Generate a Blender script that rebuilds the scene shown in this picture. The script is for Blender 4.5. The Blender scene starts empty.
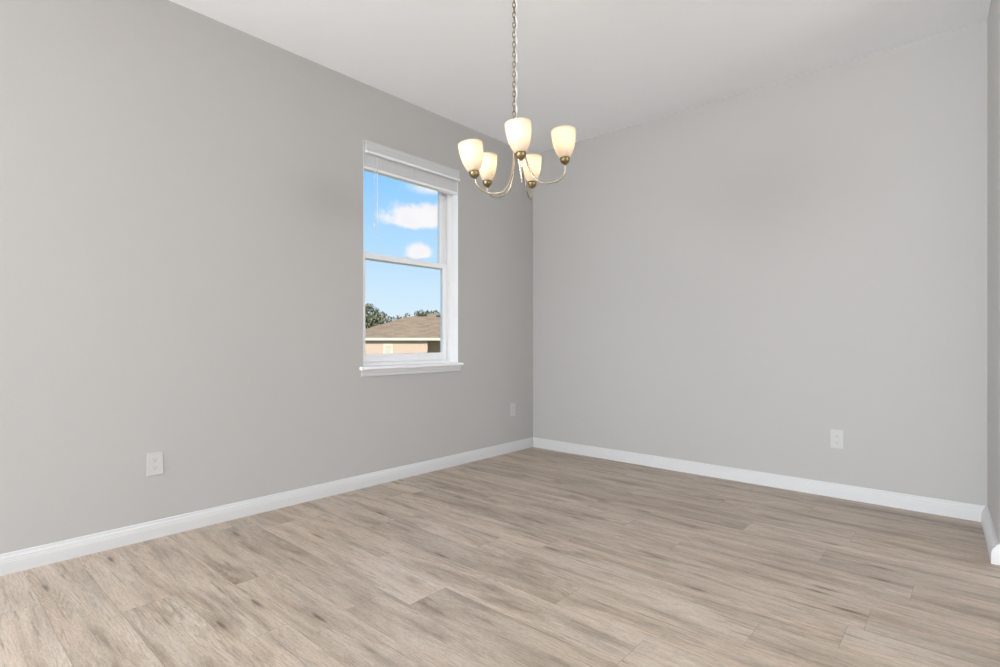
import bpy, bmesh, math, random
from mathutils import Vector, Matrix

S = bpy.context.scene
C = S.collection
PI = math.pi

# ------------------------------------------------------------------ camera, world, sun, daylight and added fill lamps, exposure
F_PX, YAW = 530.5, 0.7255
CAM = Vector((3.0773, -3.9365, 0.9911))
cd = bpy.data.cameras.new('camera')
cam = bpy.data.objects.new('camera', cd)
C.objects.link(cam)
cam.location = CAM
cam.rotation_euler = (PI / 2, 0, YAW)
cd.sensor_width = 36.0
cd.lens = 36.0 * F_PX / 1000.0
cd.shift_y = 7.62 / 1000.0
cd.clip_start = 0.02
cd.clip_end = 500
S.camera = cam

S.view_settings.view_transform = 'Standard'
S.view_settings.look = 'None'
S.view_settings.exposure = 0.0
S.view_settings.gamma = 1.0
S.view_settings.use_curve_mapping = False


class NT:
    """small helper around a node tree"""
    def __init__(self, tree):
        self.t = tree
        tree.nodes.clear()

    def n(self, kind, **kw):
        node = self.t.nodes.new(kind)
        for k, v in kw.items():
            setattr(node, k, v)
        return node

    def link(self, a, b):
        self.t.links.new(a, b)

    def put(self, sock, val):
        if isinstance(val, bpy.types.NodeSocket):
            self.link(val, sock)
        else:
            sock.default_value = val

    def m(self, op, a, b=None, c=None, clamp=False):
        node = self.n('ShaderNodeMath', operation=op, use_clamp=clamp)
        for i, val in enumerate((a, b, c)):
            if val is not None:
                self.put(node.inputs[i], val)
        return node.outputs[0]

    def mix(self, fac, a, b, blend='MIX'):
        node = self.n('ShaderNodeMix', data_type='RGBA', blend_type=blend)
        self.put(node.inputs[0], fac)
        self.put(node.inputs[6], a if not isinstance(a, tuple) else (*a, 1)[:4])
        self.put(node.inputs[7], b if not isinstance(b, tuple) else (*b, 1)[:4])
        return node.outputs[2]

    def ramp(self, fac, stops, interp='LINEAR'):
        node = self.n('ShaderNodeValToRGB')
        cr = node.color_ramp
        cr.interpolation = interp
        while len(cr.elements) > 1:
            cr.elements.remove(cr.elements[-1])
        for i, (p, col) in enumerate(stops):
            e = cr.elements[0] if i == 0 else cr.elements.new(p)
            e.position = p
            e.color = (*col, 1) if len(col) == 3 else col
        self.put(node.inputs[0], fac)
        return node.outputs[0]

    def smooth(self, x, lo, hi):
        node = self.n('ShaderNodeMapRange', interpolation_type='SMOOTHSTEP')
        self.put(node.inputs[0], x)
        node.inputs[1].default_value = lo
        node.inputs[2].default_value = hi
        return node.outputs[0]

    def noise(self, vec, scale, detail=3, rough=0.5, dist=0.0):
        node = self.n('ShaderNodeTexNoise')
        self.put(node.inputs['Vector'], vec)
        node.inputs['Scale'].default_value = scale
        node.inputs['Detail'].default_value = detail
        node.inputs['Roughness'].default_value = rough
        node.inputs['Distortion'].default_value = dist
        return node.outputs[0]

    def xyz(self, x, y, z):
        node = self.n('ShaderNodeCombineXYZ')
        for i, val in enumerate((x, y, z)):
            self.put(node.inputs[i], val)
        return node.outputs[0]


# sky: blue, paling towards the horizon, with a few fair-weather cumulus clouds (fixed world directions)
world = bpy.data.worlds.new('sky')
S.world = world
world.use_nodes = True
w = NT(world.node_tree)
tc = w.n('ShaderNodeTexCoord')
sp = w.n('ShaderNodeSeparateXYZ')
w.link(tc.outputs['Generated'], sp.inputs[0])
dx, dy, dz = sp.outputs
elev = w.m('ARCSINE', dz)
azim = w.m('ARCTAN2', dy, dx)
skycol = w.ramp(elev, [(0.0, (0.74, 0.87, 0.96)), (0.09, (0.62, 0.82, 0.97)), (0.165, (0.48, 0.74, 1.0)),
                       (0.28, (0.30, 0.63, 1.0)), (0.6, (0.16, 0.42, 0.9))])
wob = w.noise(tc.outputs['Generated'], 26, 5, 0.6)
wob2 = w.noise(tc.outputs['Generated'], 60, 3, 0.6)


def cloud(a0, e0, ra, rup, rdn, soft):
    da = w.m('DIVIDE', w.m('SUBTRACT', azim, a0), ra)
    de = w.m('SUBTRACT', elev, e0)
    up = w.m('DIVIDE', w.m('MAXIMUM', de, 0.0), rup)
    dn = w.m('DIVIDE', w.m('MINIMUM', de, 0.0), rdn)
    r2 = w.m('ADD', w.m('MULTIPLY', da, da), w.m('ADD', w.m('MULTIPLY', up, up), w.m('MULTIPLY', dn, dn)))
    r = w.m('SQRT', r2)
    r = w.m('ADD', r, w.m('MULTIPLY', w.m('SUBTRACT', wob, 0.5), 1.5))
    r = w.m('ADD', r, w.m('MULTIPLY', w.m('SUBTRACT', wob2, 0.5), 0.5))
    return w.m('SUBTRACT', 1.0, w.smooth(r, 1.0 - soft, 1.0 + soft))


CLOUDS = [(2.447, 0.2195, 0.060, 0.029, 0.012, 0.30),
          (2.449, 0.159, 0.026, 0.019, 0.006, 0.35),
          (2.410, 0.279, 0.042, 0.009, 0.009, 0.9)]
mask = None
for cl in CLOUDS:
    k = cloud(*cl)
    mask = k if mask is None else w.m('MAXIMUM', mask, k)
high = w.m('MULTIPLY', w.smooth(w.noise(tc.outputs['Generated'], 3.0, 6, 0.6), 0.52, 0.66), w.smooth(elev, 0.34, 0.5))
mask = w.m('MAXIMUM', mask, high)
ccol = w.mix(wob, (0.86, 0.87, 0.92), (1.0, 0.97, 0.96))
col = w.mix(mask, skycol, ccol)
below = w.smooth(elev, -0.03, 0.0)
col = w.mix(below, (0.25, 0.27, 0.2), col)
bg = w.n('ShaderNodeBackground')
w.link(col, bg.inputs[0])
bg.inputs[1].default_value = 1.03
wo = w.n('ShaderNodeOutputWorld')
w.link(bg.outputs[0], wo.inputs[0])


def light(name, kind, loc, energy, color, aim=None, **kw):
    d = bpy.data.lights.new(name, kind)
    d.energy = energy
    d.color = color
    for k, v in kw.items():
        setattr(d, k, v)
    o = bpy.data.objects.new(name, d)
    C.objects.link(o)
    o.location = loc
    if aim is not None:
        o.rotation_euler = Vector(aim).to_track_quat('-Z', 'Y').to_euler()
    return o


light('sun', 'SUN', (10, -10, 20), 5.0, (1.0, 0.94, 0.84), aim=(-0.55, 0.62, -0.62), angle=0.01)
# area lamps standing for daylight, added at unseen openings behind and beside the camera
DAY = (0.880, 0.934, 1.0)
light('daylight_patio_door', 'AREA', (10.97, -2.5, 1.2), 20, DAY, aim=(-1, 0, 0.3),
      shape='RECTANGLE', size=3.0, size_y=2.0)
light('daylight_fill_front', 'AREA', (5.2, -12.96, 1.35), 30, DAY, aim=(0, 1, 0.4),
      shape='RECTANGLE', size=9.4, size_y=2.2)
light('daylight_fill_side', 'AREA', (0.03, -8.1, 1.4), 200, DAY, aim=(1, 0.35, 0.2),
      shape='RECTANGLE', size=3.6, size_y=1.9)
# uplights added at the same openings to brighten the ceiling, no paving is built
light('added_uplight_patio', 'AREA', (10.94, -2.5, 1.15), 295, DAY, aim=(-1, 0, 0.8),
      shape='RECTANGLE', size=3.0, size_y=2.0)
light('added_uplight_side', 'AREA', (0.04, -8.1, 1.4), 585, DAY, aim=(1, 0.6, 1.2),
      shape='RECTANGLE', size=3.6, size_y=1.9)
light('added_uplight_front', 'AREA', (5.2, -12.94, 0.6), 150, DAY, aim=(0, 1, 0.9),
      shape='RECTANGLE', size=9.4, size_y=0.6)

# ------------------------------------------------------------------ materials
MATS = {}


def pmat(name, color, rough=0.5, metal=0.0, spec=0.5, bump=None, **kw):
    m = bpy.data.materials.new(name)
    m.use_nodes = True
    t = NT(m.node_tree)
    b = t.n('ShaderNodeBsdfPrincipled')
    b.inputs['Base Color'].default_value = (*color, 1)
    b.inputs['Roughness'].default_value = rough
    b.inputs['Metallic'].default_value = metal
    b.inputs['Specular IOR Level'].default_value = spec
    o = t.n('ShaderNodeOutputMaterial')
    t.link(b.outputs[0], o.inputs[0])
    if bump:
        scale, strength, dist = bump
        tcn = t.n('ShaderNodeTexCoord')
        nz = t.noise(tcn.outputs['Object'], scale, 4, 0.6)
        bp = t.n('ShaderNodeBump')
        bp.inputs['Strength'].default_value = strength
        bp.inputs['Distance'].default_value = dist
        t.link(nz, bp.inputs['Height'])
        t.link(bp.outputs[0], b.inputs['Normal'])
    MATS[name] = m
    return m


M_WALL = pmat('greige_wall_paint', (0.480, 0.465, 0.445), 0.75, bump=(90, 0.25, 0.002))
M_CEIL = pmat('white_ceiling_paint', (0.935, 0.945, 0.96), 0.85, bump=(70, 0.3, 0.002))
M_TRIM = pmat('white_trim_paint', (0.655, 0.648, 0.640), 0.38)
M_VINYL = pmat('white_vinyl', (0.92, 0.92, 0.92), 0.35)
M_JAMB = pmat('white_jamb_paint', (0.92, 0.92, 0.92), 0.4)
M_BLIND = pmat('off_white_blind', (0.60, 0.60, 0.595), 0.45)
M_SLAT = pmat('white_slat', (0.68, 0.68, 0.675), 0.45)
M_PLATE = pmat('white_plastic', (0.57, 0.56, 0.54), 0.35)
M_SLOT = pmat('dark_slot', (0.30, 0.29, 0.27), 0.6)
M_SCREW = pmat('painted_screw', (0.62, 0.61, 0.58), 0.3, metal=0.3)
M_NICKEL = pmat('brushed_nickel', (0.52, 0.46, 0.37), 0.27, metal=1.0)
M_BRASS = pmat('antique_nickel_cup', (0.27, 0.205, 0.105), 0.38, metal=1.0)
M_CHAIN = pmat('dark_nickel_chain', (0.30, 0.25, 0.19), 0.33, metal=1.0)
M_CORD = pmat('clear_cord', (0.84, 0.80, 0.72), 0.25)
M_WAND = pmat('clear_wand', (0.72, 0.76, 0.80), 0.15)
M_FASCIA = pmat('cream_fascia', (0.74, 0.69, 0.58), 0.6)
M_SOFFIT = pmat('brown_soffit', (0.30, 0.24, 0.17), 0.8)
M_VENT = pmat('dark_roof_vent', (0.05, 0.045, 0.04), 0.7)
M_BARK = pmat('tree_bark', (0.16, 0.12, 0.08), 0.9, bump=(12, 0.6, 0.02))


def stucco_mat():
    m = pmat('beige_stucco', (0.62, 0.475, 0.36), 0.9, bump=(30, 0.4, 0.01))
    return m


M_STUCCO = stucco_mat()


def grass_mat():
    m = bpy.data.materials.new('lawn_grass')
    m.use_nodes = True
    t = NT(m.node_tree)
    tcn = t.n('ShaderNodeTexCoord')
    nz = t.noise(tcn.outputs['Object'], 3.0, 6, 0.65)
    colr = t.ramp(nz, [(0.3, (0.09, 0.12, 0.035)), (0.7, (0.19, 0.20, 0.075))])
    b = t.n('ShaderNodeBsdfPrincipled')
    t.link(colr, b.inputs['Base Color'])
    b.inputs['Roughness'].default_value = 0.95
    o = t.n('ShaderNodeOutputMaterial')
    t.link(b.outputs[0], o.inputs[0])
    return m


M_GRASS = grass_mat()


def shingle_mat():
    m = bpy.data.materials.new('tan_shingles')
    m.use_nodes = True
    t = NT(m.node_tree)
    tcn = t.n('ShaderNodeTexCoord')
    s = t.n('ShaderNodeSeparateXYZ')
    t.link(tcn.outputs['Object'], s.inputs[0])
    row = t.m('MULTIPLY', s.outputs[1], 6.0)
    rowi = t.m('FLOOR', row)
    cell = t.m('FLOOR', t.m('ADD', t.m('MULTIPLY', s.outputs[0], 3.2), t.m('MULTIPLY', rowi, 0.37)))
    wn = t.n('ShaderNodeTexWhiteNoise', noise_dimensions='2D')
    t.link(t.xyz(rowi, cell, 0.0), wn.inputs['Vector'])
    base = t.ramp(wn.outputs[0], [(0.0, (0.27, 0.185, 0.110)), (1.0, (0.38, 0.27, 0.165))])
    nz = t.noise(tcn.outputs['Object'], 1.6, 4, 0.6)
    base = t.mix(t.m('MULTIPLY', nz, 0.35), base, (0.26, 0.19, 0.12))
    edge = t.m('LESS_THAN', t.m('FRACT', row), 0.12)
    base = t.mix(t.m('MULTIPLY', edge, 0.35), base, (0.12, 0.09, 0.06))
    b = t.n('ShaderNodeBsdfPrincipled')
    t.link(base, b.inputs['Base Color'])
    b.inputs['Roughness'].default_value = 0.95
    o = t.n('ShaderNodeOutputMaterial')
    t.link(b.outputs[0], o.inputs[0])
    return m


M_SHINGLE = shingle_mat()


def leaf_mat(name, dark, pale):
    m = bpy.data.materials.new(name)
    m.use_nodes = True
    t = NT(m.node_tree)
    g = t.n('ShaderNodeNewGeometry')
    colr = t.ramp(g.outputs['Random Per Island'], [(0.0, dark), (1.0, pale)])
    d = t.n('ShaderNodeBsdfDiffuse')
    t.link(colr, d.inputs[0])
    tr = t.n('ShaderNodeBsdfTranslucent')
    t.link(colr, tr.inputs[0])
    mx = t.n('ShaderNodeMixShader')
    mx.inputs[0].default_value = 0.3
    t.link(d.outputs[0], mx.inputs[1])
    t.link(tr.outputs[0], mx.inputs[2])
    o = t.n('ShaderNodeOutputMaterial')
    t.link(mx.outputs[0], o.inputs[0])
    return m


M_LEAF = leaf_mat('oak_leaves', (0.05, 0.065, 0.03), (0.42, 0.40, 0.25))


def glass_mat():
    m = bpy.data.materials.new('window_glass')
    m.use_nodes = True
    t = NT(m.node_tree)
    fr = t.n('ShaderNodeFresnel')
    fr.inputs[0].default_value = 1.12
    tr = t.n('ShaderNodeBsdfTransparent')
    tr.inputs[0].default_value = (0.995, 0.995, 0.995, 1)
    gl = t.n('ShaderNodeBsdfGlossy')
    gl.inputs[1].default_value = 0.02
    mx = t.n('ShaderNodeMixShader')
    t.link(fr.outputs[0], mx.inputs[0])
    t.link(tr.outputs[0], mx.inputs[1])
    t.link(gl.outputs[0], mx.inputs[2])
    o = t.n('ShaderNodeOutputMaterial')
    t.link(mx.outputs[0], o.inputs[0])
    return m


M_GLASS = glass_mat()


def frosted_mat():
    """frosted lamp glass: mostly passes light through, diffusely"""
    m = bpy.data.materials.new('frosted_glass')
    m.use_nodes = True
    t = NT(m.node_tree)
    tr = t.n('ShaderNodeBsdfTranslucent')
    tr.inputs[0].default_value = (0.93, 0.86, 0.735, 1)
    b = t.n('ShaderNodeBsdfPrincipled')
    b.inputs['Base Color'].default_value = (0.84, 0.78, 0.70, 1)
    b.inputs['Roughness'].default_value = 0.3
    mx = t.n('ShaderNodeMixShader')
    mx.inputs[0].default_value = 0.42
    t.link(tr.outputs[0], mx.inputs[1])
    t.link(b.outputs[0], mx.inputs[2])
    o = t.n('ShaderNodeOutputMaterial')
    t.link(mx.outputs[0], o.inputs[0])
    return m


M_FROST = frosted_mat()


def bulb_mat():
    m = bpy.data.materials.new('lit_bulb')
    m.use_nodes = True
    t = NT(m.node_tree)
    e = t.n('ShaderNodeEmission')
    e.inputs[0].default_value = (1.0, 0.86, 0.62, 1)
    e.inputs[1].default_value = 11.0
    o = t.n('ShaderNodeOutputMaterial')
    t.link(e.outputs[0], o.inputs[0])
    return m


M_BULB = bulb_mat()


def floor_mat():
    """vinyl oak planks running along X, 0.184 m wide"""
    m = bpy.data.materials.new('oak_plank_floor')
    m.use_nodes = True
    t = NT(m.node_tree)
    tcn = t.n('ShaderNodeTexCoord')
    s = t.n('ShaderNodeSeparateXYZ')
    t.link(tcn.outputs['Object'], s.inputs[0])
    X, Y = s.outputs[0], s.outputs[1]
    W, L = 0.184, 1.22
    yy = t.m('DIVIDE', t.m('ADD', Y, 3.59 + 40 * W), W)
    row = t.m('FLOOR', yy)
    fy = t.m('FRACT', yy)
    wn = t.n('ShaderNodeTexWhiteNoise', noise_dimensions='1D')
    t.link(row, wn.inputs['W'])
    xx = t.m('ADD', t.m('DIVIDE', X, L), t.m('MULTIPLY', wn.outputs[0], 7.0))
    idx = t.m('FLOOR', xx)
    fx = t.m('FRACT', xx)
    wp = t.n('ShaderNodeTexWhiteNoise', noise_dimensions='2D')
    t.link(t.xyz(row, idx, 0.0), wp.inputs['Vector'])
    rnd = wp.outputs[0]
    sc = t.n('ShaderNodeSeparateColor')
    t.link(wp.outputs[1], sc.inputs[0])
    r2, r3 = sc.outputs[1], sc.outputs[2]
    # per-plank shifted coordinates so that the figure does not run across seams
    px = t.m('ADD', X, t.m('MULTIPLY', rnd, 37.0))
    py = t.m('ADD', Y, t.m('MULTIPLY', r2, 19.0))
    # broad tonal streaks, long along the plank
    v1 = t.xyz(t.m('MULTIPLY', px, 1.1), t.m('MULTIPLY', py, 7.0), 0.0)
    n1 = t.noise(v1, 1.6, 4, 0.6, 0.6)
    # fine grain
    v2 = t.xyz(t.m('MULTIPLY', px, 14.0), t.m('MULTIPLY', py, 170.0), 0.0)
    n2 = t.noise(v2, 1.0, 4, 0.65, 0.3)
    # dark streaks
    v3 = t.xyz(t.m('MULTIPLY', px, 1.5), t.m('MULTIPLY', py, 17.0), r3)
    n3 = t.noise(v3, 1.0, 4, 0.6, 0.5)
    # cathedral figure: contour lines of a stretched noise field
    v4 = t.xyz(t.m('MULTIPLY', px, 0.6), t.m('MULTIPLY', py, 6.5), 3.0)
    n4 = t.noise(v4, 1.0, 2, 0.4, 0.0)
    rings = t.m('FRACT', t.m('MULTIPLY', t.m('ADD', n4, t.m('MULTIPLY', n2, 0.03)), 44.0))
    rings = t.m('ABSOLUTE', t.m('SUBTRACT', t.m('MULTIPLY', rings, 2.0), 1.0))
    # small knots
    v5 = t.xyz(t.m('MULTIPLY', px, 1.5), t.m('MULTIPLY', py, 9.5), 0.0)
    vor = t.n('ShaderNodeTexVoronoi', feature='F1', voronoi_dimensions='2D')
    t.link(v5, vor.inputs['Vector'])
    vor.inputs['Scale'].default_value = 1.0
    vor.inputs['Randomness'].default_value = 1.0
    wk = t.n('ShaderNodeSeparateColor')
    t.link(vor.outputs['Color'], wk.inputs[0])
    knot = t.m('SUBTRACT', 1.0, t.smooth(t.m('ADD', vor.outputs['Distance'], t.m('MULTIPLY', t.m('SUBTRACT', n2, 0.5), 0.12)), 0.02, 0.10))
    knot = t.m('MULTIPLY', knot, t.m('GREATER_THAN', wk.outputs[0], 0.84))
    halo = t.m('SUBTRACT', 1.0, t.smooth(vor.outputs['Distance'], 0.03, 0.30))
    halo = t.m('MULTIPLY', halo, t.m('GREATER_THAN', wk.outputs[0], 0.84))

    colr = t.ramp(n1, [(0.30, (0.315, 0.250, 0.194)), (0.42, (0.425, 0.350, 0.280)), (0.54, (0.510, 0.428, 0.350)), (0.72, (0.570, 0.490, 0.410))])
    tone = t.ramp(rnd, [(0.0, (0.88, 0.87, 0.855)), (0.5, (1.0, 0.99, 0.98)), (1.0, (1.06, 1.05, 1.045))])
    colr = t.mix(1.0, colr, tone, 'MULTIPLY')
    # greyish and tan drifts within a board
    v6 = t.xyz(t.m('MULTIPLY', px, 1.3), t.m('MULTIPLY', py, 12.0), 7.0)
    n6 = t.noise(v6, 1.0, 3, 0.5, 0.5)
    drift = t.ramp(n6, [(0.3, (1.03, 0.99, 0.955)), (0.52, (1.0, 1.0, 1.0)), (0.75, (0.93, 0.955, 0.975))])
    colr = t.mix(1.0, colr, drift, 'MULTIPLY')
    g2 = t.ramp(n2, [(0.3, (0.74, 0.725, 0.71)), (0.50, (1.0, 1.0, 1.0)), (0.75, (1.11, 1.11, 1.11))])
    colr = t.mix(1.0, colr, g2, 'MULTIPLY')
    rg = t.ramp(rings, [(0.0, (0.80, 0.785, 0.77)), (0.45, (1.0, 1.0, 1.0)), (1.0, (1.08, 1.08, 1.08))])
    figure = t.m('MULTIPLY', t.smooth(t.noise(t.xyz(t.m('MULTIPLY', px, 1.2), t.m('MULTIPLY', py, 4.0), 21.0), 1.0, 1, 0.4), 0.50, 0.62), 0.9)
    colr = t.mix(figure, colr, t.mix(1.0, colr, rg, 'MULTIPLY'))
    colr = t.mix(t.m('MULTIPLY', t.smooth(n3, 0.54, 0.72), 0.40), colr, (0.185, 0.142, 0.110))
    v7 = t.xyz(t.m('MULTIPLY', px, 3.0), t.m('MULTIPLY', py, 55.0), 11.0)
    n7 = t.noise(v7, 1.0, 3, 0.55, 0.4)
    colr = t.mix(t.m('MULTIPLY', t.smooth(n7, 0.58, 0.72), 0.60), colr, (0.17, 0.130, 0.100))
    n8 = t.noise(t.xyz(t.m('MULTIPLY', px, 60.0), t.m('MULTIPLY', py, 220.0), 5.0), 1.0, 3, 0.7)
    colr = t.mix(1.0, colr, t.ramp(n8, [(0.3, (0.84, 0.83, 0.82)), (0.5, (1.0, 1.0, 1.0)), (0.72, (1.12, 1.12, 1.12))]), 'MULTIPLY')
    colr = t.mix(t.m('MULTIPLY', halo, 0.22), colr, (0.20, 0.152, 0.115))
    colr = t.mix(t.m('MULTIPLY', knot, 0.72), colr, (0.085, 0.064, 0.050))
    # seams
    ey = t.m('MINIMUM', fy, t.m('SUBTRACT', 1.0, fy))
    ex = t.m('MINIMUM', fx, t.m('SUBTRACT', 1.0, fx))
    seam = t.m('MAXIMUM', t.m('LESS_THAN', ey, 0.0045), t.m('LESS_THAN', ex, 0.0008))
    colr = t.mix(t.m('MULTIPLY', seam, 0.38), colr, (0.10, 0.078, 0.06))
    b = t.n('ShaderNodeBsdfPrincipled')
    t.link(colr, b.inputs['Base Color'])
    b.inputs['Roughness'].default_value = 0.46
    b.inputs['Specular IOR Level'].default_value = 0.35
    bp = t.n('ShaderNodeBump')
    bp.inputs['Strength'].default_value = 0.12
    bp.inputs['Distance'].default_value = 0.002
    t.link(t.m('SUBTRACT', n2, t.m('MULTIPLY', seam, 0.6)), bp.inputs['Height'])
    t.link(bp.outputs[0], b.inputs['Normal'])
    o = t.n('ShaderNodeOutputMaterial')
    t.link(b.outputs[0], o.inputs[0])
    return m


M_FLOOR = floor_mat()


# ------------------------------------------------------------------ mesh helpers
def box(bm, x0, x1, y0, y1, z0, z1, bevel=0.0):
    vs = [bm.verts.new((x, y, z)) for x in (x0, x1) for y in (y0, y1) for z in (z0, z1)]
    fs = [(0, 1, 3, 2), (4, 6, 7, 5), (0, 4, 5, 1), (2, 3, 7, 6), (0, 2, 6, 4), (1, 5, 7, 3)]
    faces = [bm.faces.new([vs[i] for i in f]) for f in fs]
    bmesh.ops.recalc_face_normals(bm, faces=faces)
    if bevel:
        es = list({e for f in faces for e in f.edges})
        bmesh.ops.bevel(bm, geom=es, offset=bevel, segments=2, affect='EDGES', profile=0.5)


def prism(bm, pts, a, b):
    """closed polygon pts (list of Vectors at the near end) swept by the vector a -> b"""
    a, b = Vector(a), Vector(b)
    v0 = [bm.verts.new(a + p) for p in pts]
    v1 = [bm.verts.new(b + p) for p in pts]
    n = len(pts)
    fs = [bm.faces.new([v0[i], v0[(i + 1) % n], v1[(i + 1) % n], v1[i]]) for i in range(n)]
    fs.append(bm.faces.new(v0[::-1]))
    fs.append(bm.faces.new(v1))
    bmesh.ops.recalc_face_normals(bm, faces=fs)


def frame_for(t):
    t = t.normalized()
    a = Vector((0, 0, 1)) if abs(t.z) < 0.9 else Vector((1, 0, 0))
    u = t.cross(a).normalized()
    return u, t.cross(u).normalized()


def tube(bm, pts, rad, seg=10, cap=True, closed=False):
    pts = [Vector(p) for p in pts]
    n = len(pts)
    rads = rad if isinstance(rad, (list, tuple)) else [rad] * n
    rings = []
    u = None
    for i, p in enumerate(pts):
        if closed:
            t = pts[(i + 1) % n] - pts[i - 1]
        else:
            t = pts[min(i + 1, n - 1)] - pts[max(i - 1, 0)]
        t.normalize()
        if u is None:
            u, v = frame_for(t)
        else:
            u = (u - t * u.dot(t)).normalized()
            v = t.cross(u)
        rings.append([bm.verts.new(p + (u * math.cos(2 * PI * k / seg) + v * math.sin(2 * PI * k / seg)) * rads[i]) for k in range(seg)])
    fs = []
    for i in range(n if closed else n - 1):
        r0, r1 = rings[i], rings[(i + 1) % n]
        for k in range(seg):
            fs.append(bm.faces.new([r0[k], r0[(k + 1) % seg], r1[(k + 1) % seg], r1[k]]))
    if cap and not closed:
        fs.append(bm.faces.new(rings[0][::-1]))
        fs.append(bm.faces.new(rings[-1]))
    for f in fs:
        f.smooth = True
    bmesh.ops.recalc_face_normals(bm, faces=fs)


def lathe(bm, prof, org, axis, seg=32, cap=True):
    """profile of (radius, height along axis)"""
    org, axis = Vector(org), Vector(axis).normalized()
    u, v = frame_for(axis)
    rings = []
    for r, h in prof:
        c = org + axis * h
        if r < 1e-5:
            rings.append([bm.verts.new(c)])
        else:
            rings.append([bm.verts.new(c + (u * math.cos(2 * PI * k / seg) + v * math.sin(2 * PI * k / seg)) * r) for k in range(seg)])
    fs = []
    for a, b in zip(rings, rings[1:]):
        for k in range(seg):
            k2 = (k + 1) % seg
            if len(a) == 1 and len(b) == 1:
                continue
            if len(a) == 1:
                fs.append(bm.faces.new([a[0], b[k], b[k2]]))
            elif len(b) == 1:
                fs.append(bm.faces.new([a[k], a[k2], b[0]]))
            else:
                fs.append(bm.faces.new([a[k], a[k2], b[k2], b[k]]))
    for f in fs:
        f.smooth = True
    bmesh.ops.recalc_face_normals(bm, faces=fs)


def obj(name, bm, mat, parent=None, loc=None):
    me = bpy.data.meshes.new(name)
    bm.to_mesh(me)
    bm.free()
    me.materials.append(mat)
    o = bpy.data.objects.new(name, me)
    C.objects.link(o)
    if parent is not None:
        o.parent = parent
    if loc is not None:
        o.location = loc
    return o


def new():
    return bmesh.new()


def struct(name, bm, mat, parent=None):
    o = obj(name, bm, mat, parent)
    o['kind'] = 'structure'
    return o


def tag(o, label, cat, group=None):
    o['label'] = label
    o['category'] = cat
    if group:
        o['group'] = group
    return o


def thing(name, label, cat, loc=(0, 0, 0), group=None):
    o = bpy.data.objects.new(name, None)
    C.objects.link(o)
    o.location = loc
    o.empty_display_size = 0.1
    return tag(o, label, cat, group)


# ------------------------------------------------------------------ the room shell
H = 2.74
X1, Y0 = 11.0, -13.0          # far side of the open-plan space around the camera, set far for even light
WX = 3.1465                 # right wall, room side
RA = 0.0400                 # it stands a touch out of square

bm = new(); box(bm, -0.2, X1 + 0.2, Y0 - 0.2, 0.2, -0.15, 0.0); struct('floor', bm, M_FLOOR)
bm = new(); box(bm, -0.2, X1 + 0.2, Y0 - 0.2, 0.2, H, H + 0.2); struct('ceiling', bm, M_CEIL)

# window opening in the left wall
WY0, WY1, WZ0, WZ1 = -1.862, -0.974, 0.795, 2.352
bm = new()
box(bm, -0.2, 0, Y0 - 0.2, -9.95, 0, H)
box(bm, -0.2, 0, -9.95, -6.25, 0, 0.40)
box(bm, -0.2, 0, -9.95, -6.25, 2.40, H)
box(bm, -0.2, 0, -6.25, WY0, 0, H)
box(bm, -0.2, 0, WY1, 0.2, 0, H)
box(bm, -0.2, 0, WY0, WY1, 0, WZ0)
box(bm, -0.2, 0, WY0, WY1, WZ1, H)
bmesh.ops.remove_doubles(bm, verts=bm.verts, dist=1e-5)
struct('wall_left', bm, M_WALL)

bm = new(); box(bm, 0, X1 + 0.2, 0, 0.2, 0, H); struct('wall_back', bm, M_WALL)

RY = -0.705                 # free end of the right wall
RT = 0.125
def rx(y):
    return WX - RA * y
bm = new()
pts = [Vector((rx(0), 0, 0)), Vector((rx(RY), RY, 0)), Vector((rx(RY) + RT, RY, 0)), Vector((rx(0) + RT, 0, 0))]
prism(bm, pts, (0, 0, 0), (0, 0, H))
struct('wall_right', bm, M_WALL)

# unseen far side of the house, its openings put in for the light
bm = new()
box(bm, X1, X1 + 0.2, Y0 - 0.2, -4.1, 0, H); box(bm, X1, X1 + 0.2, -0.9, 0.0, 0, H); box(bm, X1, X1 + 0.2, -4.1, -0.9, 2.3, H)
struct('wall_far_right', bm, M_WALL)
bm = new()
box(bm, 0, 0.4, Y0 - 0.2, Y0, 0, H); box(bm, 10.0, X1, Y0 - 0.2, Y0, 0, H)
box(bm, 0.4, 10.0, Y0 - 0.2, Y0, 2.5, H); box(bm, 0.4, 10.0, Y0 - 0.2, Y0, 0, 0.2)
struct('wall_front', bm, M_WALL)


def mullion_frame(name, boxes):
    b = new()
    for q in boxes:
        box(b, *q)
    return struct(name, b, M_VINYL)


mullion_frame('door_1', [(X1 + 0.06, X1 + 0.12, y, y + 0.06, 0.05, 2.3) for y in (-4.1, -2.53, -0.96)] +
              [(X1 + 0.06, X1 + 0.12, -4.1, -0.9, 2.24, 2.3), (X1 + 0.06, X1 + 0.12, -4.1, -0.9, 0.0, 0.06)])
mullion_frame('unseen_window_front', [(x, x + 0.06, Y0 - 0.12, Y0 - 0.06, 0.2, 2.5) for x in (0.4, 3.58, 6.76, 9.94)] +  # unseen window, put in for broad fill from behind
              [(0.4, 10.0, Y0 - 0.12, Y0 - 0.06, 2.44, 2.5), (0.4, 10.0, Y0 - 0.12, Y0 - 0.06, 0.2, 0.26)])

mullion_frame('unseen_window_side', [(-0.15, -0.09, y, y + 0.06, 0.40, 2.40) for y in (-9.95, -8.13, -6.31)] +  # unseen window, put in to light the right wall
              [(-0.15, -0.09, -9.95, -6.25, 2.34, 2.40), (-0.15, -0.09, -9.95, -6.25, 0.40, 0.46)])

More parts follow.
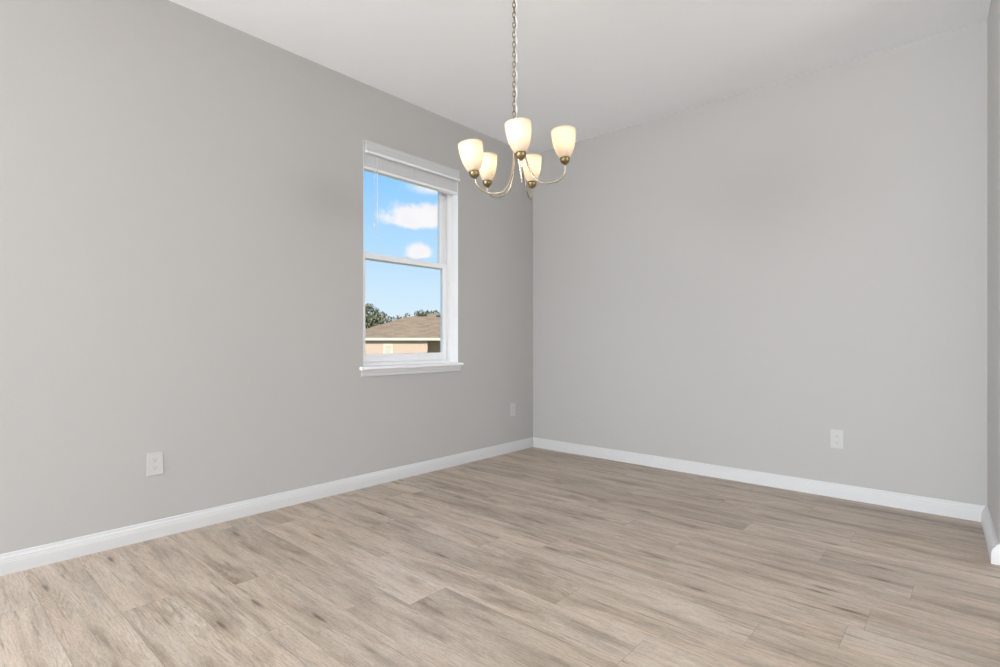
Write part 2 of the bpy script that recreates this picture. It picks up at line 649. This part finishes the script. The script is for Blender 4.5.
# baseboards: colonial profile (distance from wall, height)
BB = [(0, 0), (0.0145, 0), (0.0145, 0.050), (0.0135, 0.053), (0.0135, 0.058), (0.0120, 0.062), (0.0120, 0.068),
      (0.0085, 0.073), (0.0065, 0.079), (0.0065, 0.083), (0.0045, 0.087), (0.0, 0.088)]


def baseboard(name, path):
    """path: (point, outward normal, mitred) corners along the wall foot"""
    b = new()
    rings = []
    for p, m in path:
        rings.append([b.verts.new((p[0] + m[0] * d, p[1] + m[1] * d, z)) for d, z in BB])
    n = len(BB)
    fs = []
    for r0, r1 in zip(rings, rings[1:]):
        for k in range(n):
            fs.append(b.faces.new([r0[k], r0[(k + 1) % n], r1[(k + 1) % n], r1[k]]))
    fs.append(b.faces.new(rings[0][::-1])); fs.append(b.faces.new(rings[-1]))
    bmesh.ops.recalc_face_normals(b, faces=fs)
    return struct(name, b, M_TRIM)


baseboard('baseboard_left', [((0, Y0), (1, 0)), ((0, 0), (1, -1))])
baseboard('baseboard_back', [((0, 0), (1, -1)), ((rx(0), 0), (-1.7, -1))])
baseboard('baseboard_right', [((rx(0), 0), (-1.7, -1)), ((rx(RY), RY), (-2.0, -1)), ((rx(RY) + RT, RY), (1, -1)), ((rx(0) + RT, 0), (1, 0))])

# ------------------------------------------------------------------ the window
bm = new()
box(bm, -0.17, -0.085, WY0, WY0 + 0.036, WZ0, WZ1)
box(bm, -0.17, -0.085, WY1 - 0.036, WY1, WZ0, WZ1)
box(bm, -0.17, -0.085, WY0 + 0.036, WY1 - 0.036, WZ1 - 0.036, WZ1)
box(bm, -0.17, -0.085, WY0 + 0.036, WY1 - 0.036, WZ0, WZ0 + 0.046)
# sash-stop ribs of the tracks
for s0 in (WY0 + 0.036, WY1 - 0.036 - 0.006):
    box(bm, -0.127, -0.121, s0, s0 + 0.006, WZ0 + 0.046, WZ1 - 0.036)
    box(bm, -0.089, -0.085, s0, s0 + 0.008, WZ0 + 0.046, WZ1 - 0.036)
win = struct('window_1', bm, M_VINYL)


def sash(name, x0, x1, z0, z1, stile, top, bot):
    y0, y1 = WY0 + 0.037, WY1 - 0.037
    b = new()
    box(b, x0, x1, y0, y0 + stile, z0, z1, 0.003)
    box(b, x0, x1, y1 - stile, y1, z0, z1, 0.003)
    box(b, x0, x1, y0 + stile - 0.001, y1 - stile + 0.001, z1 - top, z1, 0.003)
    box(b, x0, x1, y0 + stile - 0.001, y1 - stile + 0.001, z0, z0 + bot, 0.003)
    o = obj(name, b, M_VINYL, win)
    # glazing bead and pane
    b = new()
    xm = (x0 + x1) / 2
    box(b, xm - 0.003, xm + 0.003, y0 + stile - 0.004, y1 - stile + 0.004, z0 + bot - 0.004, z1 - top + 0.004)
    p = obj('glass_pane', b, M_GLASS, o)
    return o


sash('upper_sash', -0.160, -0.130, 1.571, WZ1 - 0.037, 0.040, 0.034, 0.034)
low = sash('lower_sash', -0.120, -0.091, WZ0 + 0.047, 1.613, 0.042, 0.040, 0.058)
bm = new()                                  # sash lock on the meeting rail
box(bm, -0.117, -0.094, -1.440, -1.396, 1.613, 1.620, 0.002)
lathe(bm, [(0.0, 0), (0.010, 0), (0.010, 0.007), (0.0, 0.008)], (-0.106, -1.418, 1.620), (0, 0, 1), 16)
box(bm, -0.111, -0.088, -1.424, -1.412, 1.621, 1.626, 0.002)
obj('sash_lock', bm, M_VINYL, low)

# painted jamb liner round the reveal
bm = new()
box(bm, -0.086, -0.0005, WY0, WY0 + 0.004, 0.818, WZ1); box(bm, -0.086, -0.0005, WY1 - 0.004, WY1, 0.818, WZ1)
box(bm, -0.086, -0.0005, WY0 + 0.004, WY1 - 0.004, WZ1 - 0.004, WZ1)
struct('window_jamb', bm, M_JAMB, win)
# stool and apron
bm = new()
sp_ = [Vector((x, 0, z)) for x, z in ((-0.086, 0.0), (0.022, 0.0), (0.029, 0.003), (0.032, 0.010), (0.030, 0.018), (0.024, 0.022), (-0.086, 0.022))]
def stool():
    b = new()
    box(b, -0.086, 0.0, WY0, WY1, 0.796, 0.818)
    prism(b, [Vector((x, 0, z)) for x, z in ((0.0, 0.0), (0.022, 0.0), (0.029, 0.003), (0.032, 0.010), (0.030, 0.018), (0.024, 0.022), (0.0, 0.022))],
          (0, WY0 - 0.030, 0.796), (0, WY1 + 0.032, 0.796))
    return b
bm.free()
struct('window_sill', stool(), M_JAMB, win)
bm = new()
prism(bm, [Vector((x, 0, z)) for x, z in ((0.0, 0.0), (0.008, 0.0), (0.011, 0.006), (0.011, 0.020), (0.014, 0.026), (0.014, 0.046), (0.0, 0.046))],
      (0, WY0 - 0.016, 0.750), (0, WY1 + 0.020, 0.750))
struct('window_apron', bm, M_TRIM, win)

# ------------------------------------------------------------------ the raised blind
bl = thing('window_blind', 'white slatted blind pulled fully up at the top of the window', 'blind', (0, (WY0 + WY1) / 2, 2.165))
OY, OZ = (WY0 + WY1) / 2, 2.16
hw = (WY1 - WY0) / 2
bm = new()      # valance: moulded board with a projecting lower lip and short returns
prof = [(0.010, 0.118), (0.010, 0.187), (0.022, 0.187), (0.022, 0.174), (0.019, 0.169), (0.019, 0.134), (0.022, 0.128), (0.022, 0.118)]
prism(bm, [Vector((x, 0, z)) for x, z in prof], (0, -hw + 0.010, 0), (0, hw - 0.003, 0))
for s0 in (-hw + 0.010, hw - 0.011):
    box(bm, -0.055, 0.010, s0, s0 + 0.008, 0.118, 0.187)
va = obj('valance', bm, M_BLIND, bl)
bm = new()      # lower lip in whiter vinyl; the light it catches put into the colour
prism(bm, [Vector((x, 0, z)) for x, z in ((0.008, 0.104), (0.026, 0.104), (0.031, 0.107), (0.031, 0.114), (0.026, 0.118), (0.008, 0.118))], (0, -hw + 0.010, 0), (0, hw - 0.003, 0))
obj('valance_lit_lip', bm, M_VINYL, va)
bm = new(); box(bm, -0.060, -0.006, -hw + 0.014, hw - 0.014, 0.140, 0.1915); obj('headrail', bm, M_BLIND, bl)
bm = new()      # the slats lie stacked one on another
n_sl = 22
for i in range(n_sl):
    z = 0.0215 + i * 0.0052
    j = 0.0012 * math.sin(i * 2.3)
    box(bm, -0.056 + j, -0.004 + j, -hw + 0.006, hw - 0.006, z, z + 0.0046)
so = obj('slat_stack', bm, M_SLAT, bl); so['kind'] = 'stuff'
bm = new(); box(bm, -0.057, -0.003, -hw + 0.006, hw - 0.006, 0.003, 0.0205, 0.004); obj('bottom_rail', bm, M_VINYL, bl)
for yy in (-hw + 0.16, 0.0, hw - 0.16):     # ladder cords that hold the stack
    bm = new()
    tube(bm, [(-0.0022, yy, 0.0215), (-0.0022, yy, 0.105)], 0.0009, 6)
    obj('ladder_cord', bm, M_BLIND, bl)
yw = -1.752 - OY
bm = new()
tube(bm, [(0.004, yw, 0.145), (0.007, yw, 0.10), (0.007, yw, -0.30), (0.007, yw, -0.44)], [0.0018, 0.0022, 0.0022, 0.0028], 8)
wd = obj('tilt_wand', bm, M_WAND, bl)
bm = new()
tube(bm, [(0.003, yw - 0.022, 0.145), (0.004, yw - 0.022, -0.36)], 0.0007, 6)
tube(bm, [(0.003, yw - 0.030, 0.145), (0.004, yw - 0.024, -0.36)], 0.0007, 6)
lathe(bm, [(0.0, 0), (0.0045, 0.004), (0.004, 0.02), (0.0015, 0.026), (0, 0.027)], (0.004, yw - 0.023, -0.385), (0, 0, 1), 10)
obj('lift_cord', bm, M_CORD, bl)

# ------------------------------------------------------------------ wall plates (local frame: x across, z up, -y out of the wall)
def plate_mesh():
    b = new()
    box(b, -0.036, 0.036, -0.0055, 0.0, -0.0585, 0.0585, 0.0022)
    return b


def receptacle_mesh(zc):
    b = new()
    n = 28
    pts = []
    for k in range(n):
        a = 2 * PI * k / n
        x = 0.0172 * math.cos(a)
        z = max(-0.0125, min(0.0125, 0.0172 * math.sin(a)))
        pts.append(Vector((x, 0, zc + z)))
    prism(b, pts, (0, -0.0055, 0), (0, -0.0078, 0))
    return b


def slots_mesh(zc):
    b = new()
    box(b, -0.0075, -0.0050, -0.0083, -0.0077, zc - 0.0045, zc + 0.0055)
    box(b, 0.0050, 0.0075, -0.0083, -0.0077, zc - 0.0035, zc + 0.0045)
    lathe(b, [(0.0, 0.0), (0.0026, 0.0), (0.0026, 0.0006), (0.0, 0.0006)], (0, -0.0077, zc - 0.0088), (0, -1, 0), 14)
    return b


def outlet(label, loc, rz):
    t = thing('wall_outlet', label, 'outlet', loc, 'white duplex outlets low on the walls')
    t.rotation_euler = (0, 0, rz)
    obj('cover_plate', plate_mesh(), M_PLATE, t)
    for zc in (0.0195, -0.0195):
        r = obj('receptacle', receptacle_mesh(zc), M_PLATE, t)
        obj('slots', slots_mesh(zc), M_SLOT, r)
    b = new()
    lathe(b, [(0.0, 0.0), (0.0034, 0.0), (0.0034, 0.0008), (0.002, 0.0014), (0, 0.0014)], (0, -0.0055, 0), (0, -1, 0), 16)
    obj('screw', b, M_SCREW, t)
    return t


outlet('white duplex outlet on the window wall, to the left of the window', (0, -3.090, 0.375), PI / 2)
outlet('white duplex outlet on the plain back wall facing the camera', (2.445, 0, 0.371), 0)
outlet('small white wall plate low on the window wall beside the room corner', (0, -0.297, 0.377), PI / 2)

# ------------------------------------------------------------------ the chandelier
PV = Vector((1.5683, -2.1417, 1.9761))          # where the chain ends in the ring of the fixture
ch = thing('chandelier', 'five light brushed nickel chandelier with lit frosted glass shades hanging from the ceiling', 'chandelier', (PV.x, PV.y, H))
DZ = PV.z - H
P0 = Vector((0, 0, DZ))
AX = Vector((-0.0287, -0.0255, 0.2864)).normalized()   # the fixture hangs a little crooked
bm = new()
lathe(bm, [(0, 0), (0.062, 0), (0.062, -0.006), (0.052, -0.014), (0.030, -0.022), (0.012, -0.026), (0.007, -0.034), (0.0, -0.036)], (0, 0, 0), (0, 0, 1), 40)
obj('ceiling_canopy', bm, M_NICKEL, ch)

bm = new()
top_z, bot_z = -0.034, DZ + 0.008
pitch = 0.0215
n_l = int((top_z - bot_z) / pitch)
pitch = (top_z - bot_z) / n_l
rnd = random.Random(4)
for i in range(n_l):
    zc = top_z - (i + 0.5) * pitch
    ang = (i % 2) * PI / 2 + 0.55 + rnd.uniform(-0.2, 0.2)
    ux, uy = math.cos(ang), math.sin(ang)
    a, bh = 0.0062, pitch * 0.5 + 0.0035
    pts = []
    for k in range(16):
        th = 2 * PI * k / 16
        cx = a * math.copysign(abs(math.cos(th)) ** 0.8, math.cos(th))
        pts.append((cx * ux, cx * uy, zc + bh * math.sin(th)))
    tube(bm, pts, 0.0021, 6, closed=True)
obj('chain', bm, M_CHAIN, ch)
bm = new()
pts = []
for i in range(241):
    f = i / 240
    z = -0.03 + (DZ + 0.03) * f
    a = f * 60
    pts.append((0.0032 * math.cos(a) + 0.0072, 0.0032 * math.sin(a) + 0.0064, z))
tube(bm, pts, 0.0023, 6)
obj('lamp_cord', bm, M_CORD, ch)

bm = new()      # ring the chain hooks into, then the turned column
u_, v_ = frame_for(AX)
ring = [P0 + AX * -0.012 + u_ * (0.012 * math.cos(2 * PI * k / 20)) + AX * (0.012 * math.sin(2 * PI * k / 20)) for k in range(20)]
tube(bm, ring, 0.0022, 8, closed=True)
lathe(bm, [(0, -0.022), (0.006, -0.024), (0.009, -0.030), (0.006, -0.036), (0.0065, -0.090), (0.0095, -0.096), (0.021, -0.104),
           (0.0235, -0.114), (0.0235, -0.140), (0.019, -0.150), (0.0145, -0.160), (0.0125, -0.185), (0.0095, -0.225),
           (0.0065, -0.262), (0.0045, -0.278), (0.0052, -0.283), (0.0035, -0.289), (0, -0.291)], P0, AX, 28)
obj('column', bm, M_NICKEL, ch)

ARMS = [((0.1525, -0.1357, -0.2519), (-0.071, -0.063, 0.996), 1.0),
        ((0.1935, 0.1149, -0.2174), (-0.042, -0.038, 0.998), 0.98),
        ((-0.0497, 0.1919, -0.2575), (0.0, 0.0, 1.0), 0.77),
        ((-0.1915, 0.0326, -0.2600), (0.006, 0.005, 1.0), 0.77),
        ((-0.0710, -0.1738, -0.2897), (-0.106, -0.094, 0.990), 0.99)]


def bez(a, b, c, d, n):
    out = []
    for i in range(n + 1):
        t = i / n
        out.append(a * (1 - t) ** 3 + b * 3 * t * (1 - t) ** 2 + c * 3 * t * t * (1 - t) + d * t ** 3)
    return out


for bpos, ax, k in ARMS:
    B = P0 + Vector(bpos)
    ax = Vector(ax).normalized()
    h0 = (B - P0).dot(AX)
    rad = (B - P0) - AX * h0
    R = rad.length
    rd = rad / R
    def pt(r, h):
        return P0 + rd * r + AX * (h0 + h)
    hub = P0 + AX * -0.128 + rd * 0.020
    trough = pt(0.575 * R, -0.067)
    p1 = bez(hub, hub - AX * 0.075 + rd * 0.012, trough - rd * 0.075 + AX * 0.004, trough, 22)
    p2 = bez(trough, trough + rd * 0.055 - AX * 0.003, B - ax * 0.052, B + ax * 0.004, 16)
    b = new()
    tube(b, p1 + p2[1:], 0.0043, 10)
    arm = obj('arm', b, M_NICKEL, ch)
    b = new()   # cup
    lathe(b, [(0, -0.004), (0.006, -0.004), (0.0075, 0.000), (0.014, 0.004), (0.0195, 0.011), (0.0215, 0.019), (0.0225, 0.027),
              (0.0205, 0.0285), (0.0, 0.0285)], B, ax, 28)
    obj('cup', b, M_BRASS, arm)
    b = new()   # open tulip shade, double walled
    out_ = [(0.0185, 0.0290), (0.0230, 0.0300), (0.0275, 0.0355), (0.0335, 0.0460), (0.0395, 0.0600), (0.0445, 0.0760), (0.0483, 0.0930),
            (0.0509, 0.1100), (0.0525, 0.1270), (0.0533, 0.1420), (0.0535, 0.1530)]
    out_ = [(0.0185 + (r - 0.0185) * k, 0.029 + (h - 0.029) * 0.95) for r, h in out_]
    inn = [(r - 0.0022, h + 0.0008) for r, h in out_[::-1]]
    lathe(b, out_ + [(out_[-1][0] - 0.0011, out_[-1][1] + 0.0012)] + inn[1:], B, ax, 40)
    obj('shade', b, M_FROST, arm)
    b = new()   # socket and bulb inside
    lathe(b, [(0, 0.0285), (0.0125, 0.0285), (0.0125, 0.078), (0.0, 0.080)], B, ax, 18)
    obj('socket', b, M_PLATE, arm)
    b = new()
    lathe(b, [(0, 0.078), (0.010, 0.082), (0.016, 0.091), (0.0200, 0.104), (0.0200, 0.114), (0.0165, 0.125), (0.009, 0.132), (0, 0.134)], B, ax, 20)
    obj('bulb', b, M_BULB, arm)

# ------------------------------------------------------------------ outside: the neighbouring house and trees
GZ = -1.95
bm = new(); box(bm, -90, -0.35, -60, 80, GZ - 0.2, GZ)
tag(struct('ground', bm, M_GRASS), 'green lawn between the houses outside the window', 'lawn')

V0 = Vector((-math.sin(YAW), math.cos(YAW), 0)); R0 = Vector((math.cos(YAW), math.sin(YAW), 0))
E2 = (V0 - R0 * (100 / F_PX)).normalized()          # the neighbour's front faces this way, towards our window
E1 = Vector((E2.y, -E2.x, 0))
HD = 22.0


def site(s, d, z):
    """world point s metres along the neighbour's front and d metres out from our room"""
    p = Vector((CAM.x, CAM.y, 0)) + E1 * s + E2 * d
    p.z = z
    return p


hs = thing('neighbour_house', 'single storey beige stucco house with tan hip roof seen through the window', 'house', site(0, HD, GZ))
hs.rotation_euler = (0, 0, math.atan2(E1.y, E1.x))


def hbox(b, s0, s1, d0, d1, z0, z1, bevel=0.0):
    box(b, s0, s1, d0 - HD, d1 - HD, z0 - GZ, z1 - GZ, bevel)


bm = new()
hbox(bm, -2.2, 1.12, 22.14, 33.5, GZ, 1.04)
hbox(bm, 1.12, 11.0, 22.95, 33.5, GZ, 1.04)
obj('wall', bm, M_STUCCO, hs)
bm = new()
hbox(bm, -2.47, 11.3, 21.96, 22.02, 1.02, 1.135)
obj('fascia', bm, M_FASCIA, hs)
bm = new()
hbox(bm, -2.45, 11.3, 22.02, 33.7, 1.035, 1.06)
obj('soffit', bm, M_SOFFIT, hs)


def hv(s, d, z):
    return Vector((s, d - HD, z - GZ))


bm = new()
P = dict(a=hv(-2.49, 21.95, 1.13), b=hv(11.3, 21.95, 1.13), c=hv(11.3, 33.8, 1.13), d=hv(-2.49, 33.8, 1.13),
         p=hv(0.227, 24.72, 2.085), q=hv(1.49, 25.35, 2.30), r=hv(5.6, 25.35, 2.30), t=hv(5.6, 30.2, 2.25), u=hv(0.227, 30.8, 2.06))
P = {k: bm.verts.new(v) for k, v in P.items()}
for f in ('abqp', 'brq', 'bcr', 'crt', 'cdut', 'dapu', 'pqu', 'qru', 'rtu', 'adcb'):
    bm.faces.new([P[k] for k in f]) if len(f) == 3 or f == 'adcb' else bmesh.ops.triangulate(bm, faces=[bm.faces.new([P[k] for k in f])])
bmesh.ops.recalc_face_normals(bm, faces=bm.faces)
obj('roof', bm, M_SHINGLE, hs)
for (s0, s1, d0, z0, z1) in ((0.80, 1.22, 25.05, 2.16, 2.255), (1.66, 2.05, 25.0, 2.11, 2.20)):
    bm = new()
    hbox(bm, s0, s1, d0 - 0.22, d0 + 0.12, z0, z1, 0.01)
    obj('roof_vent', bm, M_VENT, hs)
bm = new()
ws0, ws1 = -0.67, -0.29
hbox(bm, ws0, ws0 + 0.06, 22.10, 22.14, -0.4, 0.86); hbox(bm, ws1 - 0.06, ws1, 22.10, 22.14, -0.4, 0.86)
hbox(bm, ws0 + 0.06, ws1 - 0.06, 22.10, 22.14, 0.80, 0.86); hbox(bm, ws0 + 0.06, ws1 - 0.06, 22.10, 22.14, -0.4, -0.34)
wf = obj('window', bm, M_FASCIA, hs)
bm = new(); hbox(bm, ws0 + 0.06, ws1 - 0.06, 22.115, 22.125, -0.34, 0.80)
obj('pane', bm, pmat('pale_blind_behind_glass', (0.62, 0.60, 0.48), 0.2), wf)


def tree(name, label, base, trunk_h, blobs, n_leaf, size, seed):
    """blobs: crown masses (sideways, away, height over the ground, radius) in the neighbour's frame"""
    rng = random.Random(seed)
    t = thing(name, label, 'tree', base)
    b = new()
    tube(b, [(0, 0, 0), (0.1, 0.05, trunk_h * 0.5), (0.0, 0.1, trunk_h)], [0.26, 0.18, 0.08], 10)
    for (bx, by, bz, br) in blobs:
        c = E1 * bx + E2 * by + Vector((0, 0, bz))
        st = Vector((0.05, 0.05, min(trunk_h * 0.8, bz * 0.75)))
        tube(b, [st, (st + c) / 2 + Vector((0, 0, -0.15)), c], [0.08, 0.05, 0.02], 6)
    obj('trunk', b, M_BARK, t)
    b = new()
    for (bx, by, bz, br) in blobs:
        c = E1 * bx + E2 * by + Vector((0, 0, bz))
        for i in range(int(n_leaf * br * br)):
            d = Vector((rng.gauss(0, 1), rng.gauss(0, 1), rng.gauss(0, 1))).normalized()
            p = c + d * br * (0.45 + 0.6 * rng.random() ** 0.6)
            n = (d + Vector((rng.gauss(0, 0.5), rng.gauss(0, 0.5), rng.gauss(0, 0.5)))).normalized()
            u, v = frame_for(n)
            s = size * rng.uniform(0.6, 1.3)
            q = [p + u * s * 0.6, p + v * s, p - u * s * 0.6, p - v * s]
            b.faces.new([b.verts.new(z) for z in q])
    obj('foliage', b, M_LEAF, t)
    return t


tree('broadleaf_tree', 'large dark green tree rising behind the left end of the roof', site(-2.6, 40, GZ), 3.6,
     [(0.3, 0, 4.75, 0.95), (-0.5, 0.2, 4.9, 1.0), (-1.4, 0, 4.6, 1.2), (1.0, 0.2, 4.35, 0.85), (0.2, -0.4, 3.9, 1.1), (1.7, 0, 4.05, 0.75),
      (-1.0, -0.5, 3.8, 1.2), (2.35, 0.1, 3.85, 0.6), (1.0, -0.3, 3.6, 0.9), (-2.0, 0.3, 4.0, 1.0)], 480, 0.12, 3)
tree('broadleaf_tree', 'treetop just showing above the roof ridge near the roof vents', site(2.0, 43, GZ), 3.9,
     [(-0.45, 0, 5.05, 0.44), (0.1, 0.1, 4.95, 0.45), (0.75, 0, 5.05, 0.42), (0.1, 0, 4.4, 0.9)], 480, 0.12, 5)
tree('broadleaf_tree', 'small pale treetop peeping over the middle of the roof slope', site(0.35, 47, GZ), 3.8,
     [(-0.35, 0, 4.85, 0.36), (0.3, 0.1, 5.05, 0.36), (0, 0, 4.3, 0.8)], 330, 0.12, 8)
